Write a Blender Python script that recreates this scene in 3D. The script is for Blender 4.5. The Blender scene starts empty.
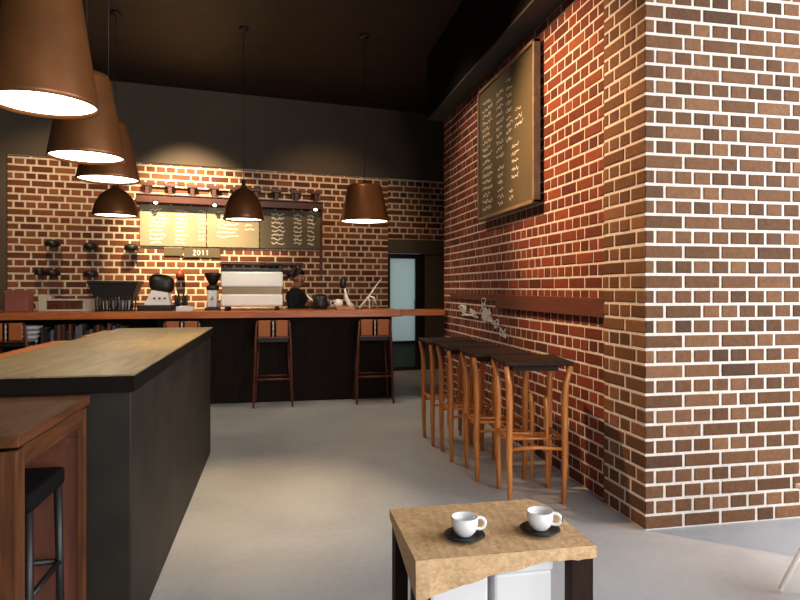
import bpy, bmesh, math, random
from mathutils import Vector, Matrix
random.seed(7)
S = bpy.context.scene
COL = S.collection
PI = math.pi

# ------------------------------------------------------------------ helpers
class MB:
    """collects shapes into one mesh"""
    def __init__(s): s.v=[]; s.f=[]; s.mi=[]; s.sm=[]
    def add(s, vs, fs, mi=0, smooth=False):
        o=len(s.v); s.v+= [tuple(p) for p in vs]
        for f in fs: s.f.append(tuple(i+o for i in f)); s.mi.append(mi); s.sm.append(smooth)
    def box(s, x0,x1,y0,y1,z0,z1, mi=0, b=0.0):
        if b<=0:
            vs=[(x0,y0,z0),(x1,y0,z0),(x1,y1,z0),(x0,y1,z0),(x0,y0,z1),(x1,y0,z1),(x1,y1,z1),(x0,y1,z1)]
            s.add(vs,[(0,3,2,1),(4,5,6,7),(0,1,5,4),(1,2,6,5),(2,3,7,6),(3,0,4,7)],mi)
            return
        bm=bmesh.new(); bmesh.ops.create_cube(bm,size=1)
        for v in bm.verts: v.co=((x0+x1)/2+v.co.x*(x1-x0),(y0+y1)/2+v.co.y*(y1-y0),(z0+z1)/2+v.co.z*(z1-z0))
        bmesh.ops.bevel(bm,geom=bm.edges[:],offset=b,segments=2,affect='EDGES',profile=.5)
        bm.verts.index_update()
        s.add([v.co[:] for v in bm.verts],[tuple(v.index for v in f.verts) for f in bm.faces],mi); bm.free()
    def tube(s, pts, rad, n=10, mi=0, cap=True, smooth=True, sq=None):
        pts=[Vector(p) for p in pts]
        if not hasattr(rad,'__len__'): rad=[rad]*len(pts)
        vs=[]; fs=[]; up=None
        for i,p in enumerate(pts):
            a=pts[max(i-1,0)]; b=pts[min(i+1,len(pts)-1)]
            t=(b-a).normalized()
            if up is None:
                r=Vector((0,0,1)) if abs(t.z)<.9 else Vector((1,0,0))
                u=t.cross(r).normalized()
            else:
                u=(up-t*up.dot(t)).normalized()
            up=u; w=t.cross(u)
            for k in range(n):
                an=2*PI*(k+.5)/n
                q=1.0
                vs.append(p+(u*math.cos(an)+w*math.sin(an))*rad[i]*q)
        for i in range(len(pts)-1):
            for k in range(n):
                fs.append((i*n+k,i*n+(k+1)%n,(i+1)*n+(k+1)%n,(i+1)*n+k))
        s.add(vs,fs,mi,smooth)
        if cap:
            o=len(s.v)-len(vs)
            s.f.append(tuple(o+k for k in reversed(range(n)))); s.mi.append(mi); s.sm.append(False)
            m=o+(len(pts)-1)*n
            s.f.append(tuple(m+k for k in range(n))); s.mi.append(mi); s.sm.append(False)
    def lathe(s, prof, c=(0,0,0), n=32, mi=0, smooth=True, axis='z'):
        vs=[];fs=[]
        for r,z in prof:
            for k in range(n):
                a=2*PI*k/n
                if axis=='z': vs.append((c[0]+r*math.cos(a),c[1]+r*math.sin(a),c[2]+z))
                elif axis=='y': vs.append((c[0]+r*math.cos(a),c[1]+z,c[2]+r*math.sin(a)))
                else: vs.append((c[0]+z,c[1]+r*math.cos(a),c[2]+r*math.sin(a)))
        for i in range(len(prof)-1):
            for k in range(n):
                fs.append((i*n+k,i*n+(k+1)%n,(i+1)*n+(k+1)%n,(i+1)*n+k))
        s.add(vs,fs,mi,smooth)
    def prism(s, poly, y0, y1, mi=0):
        """poly in (x,z) extruded along y"""
        n=len(poly)
        vs=[(x,y0,z) for x,z in poly]+[(x,y1,z) for x,z in poly]
        fs=[tuple(range(n)),tuple(reversed(range(n,2*n)))]+[(i,i+n,(i+1)%n+n,(i+1)%n) for i in range(n)]
        s.add(vs,fs,mi)
    def build(s, name, mats, parent=None, loc=(0,0,0), rz=0.0, fix=True):
        me=bpy.data.meshes.new(name); me.from_pydata(s.v,[],s.f)
        if not isinstance(mats,(list,tuple)): mats=[mats]
        for m in mats: me.materials.append(m)
        for p,mi,sm in zip(me.polygons,s.mi,s.sm): p.material_index=mi; p.use_smooth=sm
        if fix:
            bm=bmesh.new(); bm.from_mesh(me)
            bmesh.ops.remove_doubles(bm,verts=bm.verts,dist=1e-6)
            bmesh.ops.recalc_face_normals(bm,faces=bm.faces); bm.to_mesh(me); bm.free()
        me.update()
        o=bpy.data.objects.new(name,me); COL.objects.link(o)
        o.location=loc; o.rotation_euler=(0,0,rz)
        if parent: o.parent=parent
        return o

def tag(o,label,cat,group=None):
    o['label']=label; o['category']=cat
    if group: o['group']=group
    return o
def thing(name,label,cat,loc=(0,0,0),rz=0.0,group=None):
    o=bpy.data.objects.new(name,None); COL.objects.link(o); o.empty_display_size=.1
    o.location=loc; o.rotation_euler=(0,0,rz)
    return tag(o,label,cat,group)
def struct(o): o['kind']='structure'; return o
def dup(root,loc,rz=0.0,label=None,group=None):
    r=root.copy(); COL.objects.link(r); r.location=loc; r.rotation_euler=(0,0,rz)
    if label: r['label']=label
    if group: r['group']=group
    for ch in list(root.children):
        c=ch.copy(); COL.objects.link(c); c.parent=r
        for g in list(ch.children):
            d=g.copy(); COL.objects.link(d); d.parent=c
    return r

# ------------------------------------------------------------------ materials
def lin(c): return tuple((x/12.92 if x<=.04045 else ((x+.055)/1.055)**2.4) for x in (v/255 for v in c))
def nodes(name):
    m=bpy.data.materials.new(name); m.use_nodes=True
    nt=m.node_tree; b=nt.nodes['Principled BSDF']; return m,nt,b
def plain(name,c,rough=.5,metal=0.0,var=.12,scale=8,bump=0.0,spec=.5,coat=0):
    m,nt,b=nodes(name); N=nt.nodes; L=nt.links
    tc=N.new('ShaderNodeTexCoord'); no=N.new('ShaderNodeTexNoise'); no.inputs['Scale'].default_value=scale; no.inputs['Detail'].default_value=5
    L.new(tc.outputs['Object'],no.inputs['Vector'])
    r=N.new('ShaderNodeValToRGB'); c=lin(c)
    r.color_ramp.elements[0].position=.3; r.color_ramp.elements[1].position=.7
    r.color_ramp.elements[0].color=tuple(x*(1-var) for x in c)+(1,); r.color_ramp.elements[1].color=tuple(min(1,x*(1+var)) for x in c)+(1,)
    L.new(no.outputs['Fac'],r.inputs['Fac']); L.new(r.outputs['Color'],b.inputs['Base Color'])
    b.inputs['Roughness'].default_value=rough; b.inputs['Metallic'].default_value=metal; b.inputs['Specular IOR Level'].default_value=spec
    b.inputs['Coat Weight'].default_value=coat
    if bump:
        bp=N.new('ShaderNodeBump'); bp.inputs['Strength'].default_value=bump; bp.inputs['Distance'].default_value=.01
        L.new(no.outputs['Fac'],bp.inputs['Height']); L.new(bp.outputs['Normal'],b.inputs['Normal'])
    return m
def wood(name,c1,c2,rough=.45,stretch=(12,1.2,12),bump=.15,plank=None,coat=0,spec=.5):
    m,nt,b=nodes(name); N=nt.nodes; L=nt.links
    tc=N.new('ShaderNodeTexCoord'); mp=N.new('ShaderNodeMapping'); mp.inputs['Scale'].default_value=stretch
    L.new(tc.outputs['Object'],mp.inputs['Vector'])
    no=N.new('ShaderNodeTexNoise'); no.inputs['Scale'].default_value=3; no.inputs['Detail'].default_value=8; no.inputs['Distortion'].default_value=1.2
    L.new(mp.outputs['Vector'],no.inputs['Vector'])
    r=N.new('ShaderNodeValToRGB'); r.color_ramp.elements[0].position=.32; r.color_ramp.elements[1].position=.68
    r.color_ramp.elements[0].color=lin(c1)+(1,); r.color_ramp.elements[1].color=lin(c2)+(1,)
    L.new(no.outputs['Fac'],r.inputs['Fac'])
    out=r.outputs['Color']
    if plank:
        bt=N.new('ShaderNodeTexBrick'); bt.inputs['Scale'].default_value=1; bt.inputs['Brick Width'].default_value=plank[0]; bt.inputs['Row Height'].default_value=plank[1]
        bt.inputs['Mortar Size'].default_value=.004; bt.inputs['Color1'].default_value=(.75,.75,.75,1); bt.inputs['Color2'].default_value=(1.1,1.1,1.1,1); bt.inputs['Mortar'].default_value=(.3,.3,.3,1)
        L.new(tc.outputs['Object'],bt.inputs['Vector'])
        mx=N.new('ShaderNodeMix'); mx.data_type='RGBA'; mx.blend_type='MULTIPLY'; mx.inputs['Factor'].default_value=1
        L.new(out,mx.inputs[6]); L.new(bt.outputs['Color'],mx.inputs[7]); out=mx.outputs[2]
    L.new(out,b.inputs['Base Color'])
    b.inputs['Roughness'].default_value=rough; b.inputs['Coat Weight'].default_value=coat; b.inputs['Specular IOR Level'].default_value=spec
    bp=N.new('ShaderNodeBump'); bp.inputs['Strength'].default_value=bump; bp.inputs['Distance'].default_value=.004
    L.new(no.outputs['Fac'],bp.inputs['Height']); L.new(bp.outputs['Normal'],b.inputs['Normal'])
    return m
def brickmat(name,cols):
    m,nt,b=nodes(name); N=nt.nodes; L=nt.links
    g=N.new('ShaderNodeNewGeometry'); r=N.new('ShaderNodeValToRGB'); r.color_ramp.interpolation='LINEAR'
    els=r.color_ramp.elements
    while len(els)<len(cols): els.new(.5)
    for i,c in enumerate(cols): els[i].position=i/(len(cols)-1); els[i].color=lin(c)+(1,)
    L.new(g.outputs['Random Per Island'],r.inputs['Fac'])
    tc=N.new('ShaderNodeTexCoord'); no=N.new('ShaderNodeTexNoise'); no.inputs['Scale'].default_value=45; no.inputs['Detail'].default_value=9; no.inputs['Roughness'].default_value=.8
    L.new(tc.outputs['Object'],no.inputs['Vector'])
    rr=N.new('ShaderNodeValToRGB'); rr.color_ramp.elements[0].position=.25; rr.color_ramp.elements[1].position=.75
    rr.color_ramp.elements[0].color=(.5,.48,.46,1); rr.color_ramp.elements[1].color=(1.35,1.33,1.3,1)
    L.new(no.outputs['Fac'],rr.inputs['Fac'])
    mx=N.new('ShaderNodeMix'); mx.data_type='RGBA'; mx.blend_type='MULTIPLY'; mx.inputs['Factor'].default_value=1
    L.new(r.outputs['Color'],mx.inputs[6]); L.new(rr.outputs['Color'],mx.inputs[7]); L.new(mx.outputs[2],b.inputs['Base Color'])
    b.inputs['Roughness'].default_value=.8; b.inputs['Specular IOR Level'].default_value=.25
    bp=N.new('ShaderNodeBump'); bp.inputs['Strength'].default_value=.4; bp.inputs['Distance'].default_value=.006
    L.new(no.outputs['Fac'],bp.inputs['Height']); L.new(bp.outputs['Normal'],b.inputs['Normal'])
    return m
def emis(name,c,st):
    m,nt,b=nodes(name)
    b.inputs['Base Color'].default_value=(.9,.85,.75,1); b.inputs['Emission Color'].default_value=lin(c)+(1,); b.inputs['Emission Strength'].default_value=st
    return m

M={}
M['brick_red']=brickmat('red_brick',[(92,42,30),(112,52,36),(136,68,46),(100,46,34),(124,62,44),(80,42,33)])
M['brick_brown']=brickmat('brown_brick',[(90,62,42),(106,73,49),(132,94,66),(96,66,45),(118,82,56),(78,55,40)])
M['brick_back']=brickmat('old_brick',[(104,58,40),(126,72,50),(150,94,66),(112,62,44),(92,52,38)])
M['mortar']=plain('pale_mortar',(212,203,194),.9,var=.12,scale=30,bump=.3,spec=.2)
M['mortar_back']=plain('cream_mortar',(222,204,174),.9,var=.15,scale=20,bump=.3,spec=.2)
M['concrete']=None
def concrete():
    m,nt,b=nodes('polished_concrete'); N=nt.nodes; L=nt.links
    tc=N.new('ShaderNodeTexCoord')
    n1=N.new('ShaderNodeTexNoise'); n1.inputs['Scale'].default_value=1.1; n1.inputs['Detail'].default_value=6; n1.inputs['Distortion'].default_value=.6
    n2=N.new('ShaderNodeTexNoise'); n2.inputs['Scale'].default_value=24; n2.inputs['Detail'].default_value=6
    for n in (n1,n2): L.new(tc.outputs['Object'],n.inputs['Vector'])
    ad=N.new('ShaderNodeMath'); ad.operation='MULTIPLY_ADD'; ad.inputs[1].default_value=.3; L.new(n2.outputs['Fac'],ad.inputs[0]); L.new(n1.outputs['Fac'],ad.inputs[2])
    r=N.new('ShaderNodeValToRGB'); r.color_ramp.elements[0].position=.4; r.color_ramp.elements[1].position=.9
    r.color_ramp.elements[0].color=lin((157,159,163))+(1,); r.color_ramp.elements[1].color=lin((188,189,191))+(1,)
    L.new(ad.outputs[0],r.inputs['Fac']); L.new(r.outputs['Color'],b.inputs['Base Color'])
    b.inputs['Roughness'].default_value=.42; b.inputs['Specular IOR Level'].default_value=.4
    bp=N.new('ShaderNodeBump'); bp.inputs['Strength'].default_value=.06; bp.inputs['Distance'].default_value=.01
    L.new(n2.outputs['Fac'],bp.inputs['Height']); L.new(bp.outputs['Normal'],b.inputs['Normal'])
    return m
M['concrete']=concrete()
M['ceil']=wood('stained_ceiling_boards',(30,21,15),(60,43,31),.55,(1.0,9,1),.2,plank=(40,.28))
M['plaster']=plain('dark_taupe_plaster',(86,74,61),.85,var=.08,scale=2)
M['darkwall']=plain('charcoal_paint',(52,46,42),.8,var=.1,scale=3)
M['soffit']=plain('bounce_lit_soffit_board',(56,52,49),.8,var=.08,scale=3)  # lighter than the soffit face: light bounced off the wall put into the colour
M['bandwood']=wood('brown_band_timber',(82,40,26),(104,52,34),.6,(8,1.5,20),.2)
M['slab']=wood('lamplit_wood_top',(118,102,72),(150,132,96),.42,(5,.8,5),.08)  # dark wood coloured olive tan, the pendants' light painted into the top
M['slabedge']=plain('dark_slab_edge',(24,18,14),.85,spec=.1,var=.15,scale=10)
M['slate']=plain('dark_slate_panel',(40,34,27),.6,var=.35,spec=.3,scale=3,bump=.15)
M['warmwood']=wood('reddish_brown_wood',(72,40,21),(100,59,32),.65,(10,1,10),.15,spec=.2)
M['warmwood_z']=wood('reddish_brown_upright_wood',(72,40,21),(100,59,32),.65,(12,12,1),.15,spec=.2)
M['panelwood']=wood('reddish_end_panel_wood',(92,50,34),(118,66,44),.5,(10,10,1),.15)  # reddish brown wood of the counter's end panel
M['orangewood']=wood('orange_varnished_wood',(168,92,44),(206,124,64),.35,(1,10,10),.1)
M['barwood']=wood('orange_bar_timber',(176,90,40),(208,118,58),.35,(.8,9,9),.08)
M['legwood']=wood('golden_beech',(174,94,38),(214,138,66),.38,(14,14,1.2),.08,coat=.2)
M['darkseat']=wood('dark_walnut_seat',(34,20,14),(52,32,22),.65,(10,1.5,10),.12,spec=.2)
M['barpanel']=wood('black_brown_panel',(22,14,10),(34,23,16),.75,(9,9,.8),.12,spec=.15)
M['stoolwood']=wood('red_brown_stool_wood',(80,36,21),(106,52,31),.4,(12,12,1),.1)
M['soffitface']=plain('soffit_black',(12,10,9),.9,spec=.1)
M['seatblack']=plain('stool_black',(14,12,12),.8,spec=.15)
M['black']=plain('matt_black',(26,24,23),.45,var=.1)
M['blacksoft']=plain('black_cloth',(24,22,24),.85,var=.15,scale=20)
M['darkgrey']=plain('dark_grey_metal',(58,54,50),.4,.5)
M['bronze']=plain('brown_bronze_metal',(130,82,46),.36,.45,var=.15,scale=5)
M['shadein']=plain('cream_shade_lining',(240,228,205),.6,var=.03)
M['bulb']=emis('lamp_diffuser_glow',(255,240,214),9)
M['spotglow']=emis('downlight_glow',(255,236,200),10)
M['white']=plain('white_glaze',(240,240,240),.25,var=.02,coat=.3)
M['whitebox']=plain('white_laminate',(226,226,228),.5,var=.03)
M['whitemetal']=plain('white_enamel',(238,236,230),.35,var=.03)
M['cream']=plain('cream_panel',(206,192,170),.6,var=.06)
M['tanstrip']=plain('tan_steel_band',(150,128,98),.35,.3,var=.05)
M['steel']=plain('brushed_steel',(190,186,180),.3,.9,var=.05)
M['terracotta']=plain('dusty_terracotta',(160,92,76),.8,var=.12)
M['redcup']=plain('brick_red_glaze',(132,56,38),.5)
M['board']=plain('olive_chalkboard',(92,82,58),.55,var=.1,scale=2)
M['boardtan']=plain('tan_chalkboard',(156,142,114),.6,var=.1,scale=2)
M['chalk']=plain('white_chalk',(240,232,214),.9,var=.05)
M['frame']=wood('pale_brown_frame',(126,104,80),(152,128,100),.4,(3,3,3),.1)
M['shelf']=wood('mahogany_shelf',(60,26,15),(84,40,23),.4,(1,9,9),.1)
M['smear']=plain('white_paint',(226,218,212),.8,var=.05)
M['skin']=plain('skin',(178,122,92),.55,var=.05)
M['tancloth']=None
M['tabletan']=wood('worn_tan_veneer',(186,146,102),(216,180,136),.6,(14,20,20),.25)
M['tableleg']=wood('espresso_leg_wood',(34,20,14),(48,29,21),.7,(12,12,1),.1,spec=.15)
M['teal']=None
def glassmat():
    m,nt,b=nodes('pale_blue_door_glass'); N=nt.nodes; L=nt.links
    b.inputs['Base Color'].default_value=lin((204,216,214))+(1,); b.inputs['Roughness'].default_value=.35
    b.inputs['Transmission Weight'].default_value=.55; b.inputs['IOR'].default_value=1.1
    tr=N.new('ShaderNodeBsdfTranslucent'); tr.inputs['Color'].default_value=lin((200,214,212))+(1,)
    mx=N.new('ShaderNodeMixShader'); mx.inputs[0].default_value=.7
    L.new(b.outputs[0],mx.inputs[1]); L.new(tr.outputs[0],mx.inputs[2]); L.new(mx.outputs[0],nt.nodes['Material Output'].inputs[0])
    return m
M['doorglass']=glassmat()
M['tealpanel']=plain('dark_teal_panel',(66,84,86),.5,var=.1)
M['weave']=None
def weave():
    m,nt,b=nodes('orange_woven_cane'); N=nt.nodes; L=nt.links
    tc=N.new('ShaderNodeTexCoord'); ck=N.new('ShaderNodeTexChecker'); ck.inputs['Scale'].default_value=70
    ck.inputs['Color1'].default_value=lin((206,118,56))+(1,); ck.inputs['Color2'].default_value=lin((160,82,36))+(1,)
    L.new(tc.outputs['Object'],ck.inputs['Vector']); L.new(ck.outputs['Color'],b.inputs['Base Color'])
    bp=N.new('ShaderNodeBump'); bp.inputs['Strength'].default_value=.4; bp.inputs['Distance'].default_value=.004
    L.new(ck.outputs['Fac'],bp.inputs['Height']); L.new(bp.outputs['Normal'],b.inputs['Normal']); b.inputs['Roughness'].default_value=.55
    return m
M['weave']=weave()

# ------------------------------------------------------------------ brick walls
def brick_face(mb, w, h, course, L, org, ux, nrm, holes=(), mi=1, joint=.016, depth=.005, start=0, z0=0.0, jit=.0015):
    """English-bond bricks laid over a vertical face. org = lower left corner, ux = unit vector along it, nrm = outward normal"""
    org=Vector(org); ux=Vector(ux); nrm=Vector(nrm)
    rows=int(math.ceil(h/course)); j=joint/2
    for r in range(rows):
        a=r*course; b=min(a+course,h)
        head=((r+start)%2==1)
        bl=L/2 if head else L
        u=-(L*.25 if head else 0.0)-(0 if head else (L*.0 if (r//2)%2==0 else L*.5))
        while u<w:
            ln=bl
            if not head and random.random()<.22: ln=bl/2
            if w-(u+ln)<.05: ln=w-u
            u0=max(u,0); u1=min(u+ln,w); u+=ln
            if u0==0 and u1<.05: continue
            if u1-u0<.03: continue
            zc=(a+b)/2; uc=(u0+u1)/2
            if b-a<.03: continue
            if any(hx0-.02<u1 and u0<hx1+.02 and hz0-.02<b and a<hz1+.02 for hx0,hx1,hz0,hz1 in holes):
                # trim against the hole where it is only a side overlap
                ok=False
                for hx0,hx1,hz0,hz1 in holes:
                    if hz0-.02<b and a<hz1+.02 and hx0<u1 and u0<hx1:
                        if u0<hx0 and hx0-u0>.05: u1=hx0; ok=True
                        elif u1>hx1 and u1-hx1>.05: u0=hx1; ok=True
                if not ok: continue
            e0=0 if u0<=0 else j; e1=0 if u1>=w-1e-6 else j
            d=depth+random.uniform(-jit,jit); c=.005
            q=lambda: random.uniform(-.0012,.0012)
            P=[]
            for (dd,k) in ((0,0),(d-.003,0),(d,c)):
                ra=(u0+e0+k*(e0>0)+q(),u1-e1-k*(e1>0)+q()); rz=(a+j+k+q(),b-j-k+q())
                for (uu,zz) in ((ra[0],rz[0]),(ra[1],rz[0]),(ra[1],rz[1]),(ra[0],rz[1])):
                    P.append(org+ux*uu+Vector((0,0,z0+zz))+nrm*dd)
            fs=[(8,9,10,11)]
            for t in (0,4):
                for k in range(4): fs.append((t+k,t+(k+1)%4,t+4+(k+1)%4,t+4+k))
            mb.add(P,fs,mi)

# ------------------------------------------------------------------ setting
WX=2.08           # plane of the long brick wall
CEIL=4.38
f=MB(); f.box(-4.2,5.6,-4.0,11.8,-.15,0); struct(f.build('floor',M['concrete']))
f=MB(); f.box(-4.2,5.6,-4.0,11.8,CEIL,CEIL+.15); struct(f.build('ceiling',M['ceil']))
f=MB(); f.box(-4.2,-3.78,-4.0,11.8,0,CEIL); struct(f.build('wall_left',M['darkwall']))
# long brick wall
random.seed(11)
PY0,PY1=3.24,3.70
f=MB()
f.box(WX+.03,5.6,PY1,7.75,0,CEIL,0)
brick_face(f,7.45-PY1,3.56,.087,.245,(WX+.03,7.45,0),(0,-1,0),(-1,0,0),joint=.017)
f.box(WX+.022,WX+.03,7.45,7.75,0,3.56,0)
brick_face(f,.30,3.56,.087,.245,(WX+.022,7.75,0),(0,-1,0),(-1,0,0),joint=.017)
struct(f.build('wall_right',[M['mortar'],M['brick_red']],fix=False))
f=MB()
f.box(WX,5.6,PY0,PY1,0,CEIL,0)
brick_face(f,3.5,CEIL,.087,.245,(WX,PY0,0),(1,0,0),(0,-1,0),joint=.018)
brick_face(f,PY1-PY0,CEIL,.087,.245,(WX,PY1,0),(0,-1,0),(-1,0,0),start=1,joint=.018)
struct(f.build('wall_pillar',[M['mortar'],M['brick_brown']],fix=False))
# soffit along the top of the long wall, wall bounce painted on its underside
f=MB(); f.box(WX-.2,5.6,PY1+.02,7.75,3.575,CEIL,0); f.box(WX-.2,5.6,PY1+.02,7.75,3.555,3.575,1); struct(f.build('trim_1',[M['soffitface'],M['soffit']]))
# timber band let into the wall
f=MB(); f.box(WX-.006,WX+.04,PY1,5.75,1.205,1.335,b=.003); f.box(WX+.004,WX+.04,5.75,7.40,1.27,1.335,b=.002)
struct(f.build('trim_2',M['bandwood']))

# back wall, slightly askew
BA=math.atan2(10.24-9.37,1.805+3.64); BO=Vector((-3.64,9.37,0)); BU=Vector((math.cos(BA),math.sin(BA),0)); BN=Vector((math.sin(BA),-math.cos(BA),0))
BL=5.51
def W(u,off,z): return BO+BU*u+BN*off+Vector((0,0,z))
f=MB()
f.box(-.35,BL,0,.25,0,CEIL,0)
f.box(BL,BL+1.9,0,.25,2.2,CEIL,0)
f.box(BL+.68,BL+1.9,0,.25,0,2.2,2)
f.box(-.35,BL+1.9,-.03,0,3.24,CEIL,2)
f.box(-.35,0.0,-.06,0,0,3.24,2)
f.box(BL,BL+1.9,-.02,0,1.98,2.22,2)
random.seed(5)
brick_face(f,BL,3.24,.100,.28,(0,0,0),(1,0,0),(0,-1,0),joint=.027,depth=.005)
brick_face(f,1.5,1.02,.100,.28,(BL,0,2.22),(1,0,0),(0,-1,0),joint=.027,depth=.005)
struct(f.build('wall_back',[M['mortar_back'],M['brick_back'],M['plaster']],loc=BO,rz=BA,fix=False))
# glazed door at the end of the passage
d=thing('door_1','pale blue glazed door','door',W(BL,0,0),BA); del d['label']; del d['category']; struct(d)
f=MB(); f.box(0,.05,0.02,.10,0,1.98,b=.004); f.box(.51,.68,0.02,.10,0,1.98,b=.004); f.box(.05,.51,.02,.10,1.90,1.98,b=.004); f.box(.05,.51,.02,.10,.45,.50,b=.004); f.box(.05,.51,.02,.10,0,.06,b=.004)
struct(f.build('door_frame',M['black'],d))
f=MB(); f.box(.05,.51,.05,.062,.50,1.90); struct(f.build('door_pane',M['doorglass'],d))
f=MB(); f.box(.05,.51,.05,.075,.06,.45); struct(f.build('door_panel',M['tealpanel'],d))
f=MB(); f.tube([(.47,.02,.95),(.47,-.03,.97),(.47,-.03,1.18),(.47,.02,1.2)],.009,8); struct(f.build('door_handle',M['steel'],d))
# far closing wall right of the passage
f=MB(); f.box(3.55,3.75,7.75,11.6,0,CEIL); struct(f.build('wall_passage',M['darkwall']))

# ------------------------------------------------------------------ near counter (dark slab bar)
NX0,NX1,NY0,NY1=-1.30,-.545,2.555,5.50
t=thing('serving_counter','long dark slate serving counter with lamplit olive brown top in the left foreground','counter',((NX0+NX1)/2,(NY0+NY1)/2,0))
ox,oy=-(NX0+NX1)/2,-(NY0+NY1)/2
f=MB(); f.box(NX0+.02+ox,NX1-.02+ox,NY0+.03+oy,NY1-.03+oy,0,.998,b=.006); f.build('body',M['slate'],t)
f=MB(); f.box(NX0+ox,NX1+ox,NY0+oy,NY1+oy,.998,1.060,b=.004); f.build('slab_edge',M['slabedge'],t)
f=MB(); f.box(NX0+.003+ox,NX1-.003+ox,NY0+.003+oy,NY1-.003+oy,1.060,1.066); f.build('worktop',M['slab'],t)
f=MB(); f.box(NX0+.02+ox,-.735+ox,NY0+.015+oy,NY0+.03+oy,0.02,.97); f.box(NX0+.02+ox,-.735+ox,NY0+.006+oy,NY0+.016+oy,.80,.83); f.build('end_panel',M['panelwood'],t)['label']='reddish wooden end panel'
# two plain ledges standing in for orange stool backs along its far side
def ledge(y0,y1,w,label):
    t=thing('stool_back_standin',label,'ledge',(NX0-w/2-.004,(y0+y1)/2,0),0,'orange stool-back stand-ins along the slate counter')
    f=MB(); f.box(-w/2,w/2,-(y1-y0)/2,(y1-y0)/2,1.02,1.052,b=.006); f.build('board',M['orangewood'],t)
    for yy in (-(y1-y0)*.35,(y1-y0)*.35):
        f=MB(); f.box(-w*.25,w*.2,yy-.02,yy+.02,0,1.02,b=.004); f.build('post',M['stoolwood'],t)
ledge(3.05,4.45,.15,'longer orange stool-back stand-in along the dark serving counter, by the left picture edge')
ledge(4.85,5.46,.10,'short orange stool-back stand-in beside the far end of the dark serving counter')

# lower wooden table butted against the counter end
t=thing('high_table','reddish brown wooden high table against the near end of the slate counter','table',(-1.155,2.22,0))
f=MB(); f.box(-.45,.45,-.335,.33,.957,.992,b=.004); f.build('tabletop',M['warmwood'],t)
f=MB(); f.box(-.41,.41,-.32,-.295,.88,.945); f.box(.405,.432,-.30,.30,.885,.945); f.box(-.432,-.405,-.30,.30,.885,.945); f.box(-.41,.41,.29,.31,.88,.945); f.build('apron',M['warmwood'],t)
for sx in (-1,1):
    for sy in (-1,1):
        f=MB(); w=.03 if sy<0 else .013
        cx=sx*(.44-w); cy=sy*(.322-w)
        f.box(cx-w,cx+w,cy-w,cy+w,0,.945,b=.003); f.build('leg',M['warmwood_z'],t)
# black stool under it
t=thing('bar_stool','black backless bar stool pushed under the wooden high table at left','stool',(-.945,2.325,0))
f=MB(); f.box(-.175,.175,-.16,.16,.68,.745,b=.014); f.build('seat',M['seatblack'],t)
for sx in (-1,1):
    for sy in (-1,1):
        f=MB(); f.tube([(sx*.155,sy*.135,.685),(sx*.165,sy*.15,0)],[.014,.012],8); f.build('leg',M['black'],t)
f=MB()
for z in (.40,): 
    q=.158; r=.143
    f.tube([(-q,-r,z),(q,-r,z)],.011,8); f.tube([(-q,r,z),(q,r,z)],.011,8); f.tube([(-q,-r,z),(-q,r,z)],.011,8); f.tube([(q,-r,z),(q,r,z)],.011,8)
f.build('footrest',M['black'],t)

# ------------------------------------------------------------------ bar
BY0,BY1=7.78,8.38
t=thing('bar_counter','long bar with black brown front and orange timber top across the back of the room','bar counter',(0,8.0,0))
for a,b in ((-1.42,1.42),(-3.76,-3.02)):
    f=MB(); f.box(a,b,BY0-8,BY1-8,0,1.035,b=.004); f.build('front_panel',M['barpanel'],t)
f=MB(); f.box(-3.02,-1.42,BY0-8,BY1-8,0,.66); f.build('bay_base',M['barpanel'],t)
f=MB(); f.box(-3.02,-1.42,BY1-8.03,BY1-8,.66,1.035); f.build('bay_back',M['barpanel'],t)
f=MB(); f.box(-3.02,-1.42,BY0-8-.005,BY1-8.03,.66,.685,b=.002); f.build('shelf',M['stoolwood'],t)
f=MB(); f.box(-3.77,1.50,-.46,.42,1.045,1.125,b=.006); f.build('countertop',M['barwood'],t)
f=MB(); f.box(1.502,2.06,-.46,-.06,1.055,1.125,b=.006); f.build('flap',M['barwood'],t)
f=MB(); f.box(-3.76,1.45,-.30,.38,1.035,1.045); f.build('top_bearer',M['barpanel'],t)

# stools at the bar (seen from behind)
def make_barstool():
    t=thing('cane_back_stool','','stool',(0,0,0),0,'cane back stools along the bar')
    # local: back at -y (towards camera)
    f=MB(); f.box(-.18,.18,-.12,.18,.755,.80,b=.015); f.build('seat',M['black'],t)['label']='black seat'
    for sx in (-1,1):
        f=MB(); f.tube([(sx*.225,-.18,0),(sx*.20,-.145,.78),(sx*.185,-.16,1.0)],[.013,.017,.013],8); f.build('leg',M['stoolwood'],t)
        f=MB(); f.tube([(sx*.215,.17,0),(sx*.17,.15,.76)],[.012,.016],8); f.build('leg',M['stoolwood'],t)
        f=MB(); f.box(.032 if sx>0 else -.168,.168 if sx>0 else -.032,-.178,-.158,.83,1.02,b=.008); f.build('back_pad',M['weave'],t)['label']='orange woven back panel'
    f=MB(); f.box(-.185,.185,-.172,-.158,.805,.83,b=.004); f.box(-.185,.185,-.172,-.158,1.004,1.02,b=.003); f.build('back_rail',M['stoolwood'],t)
    f=MB(); f.tube([(0,-.166,.82),(0,-.166,1.01)],.008,8)
    for zz in (.86,.92,.98): f.lathe([(.001,-.014),(.012,-.007),(.014,0),(.012,.007),(.001,.014)],(0,-.166,zz),10)
    f.build('spindle',M['cream'],t)
    f=MB(); f.tube([(-.212,-.165,.33),(.212,-.165,.33)],.012,8); f.tube([(-.205,.163,.33),(.205,.163,.33)],.012,8)
    for sx in (-1,1): f.tube([(sx*.213,-.165,.36),(sx*.203,.163,.36)],.010,8)
    f.build('stretcher',M['stoolwood'],t)
    return t
bs=make_barstool()
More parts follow.
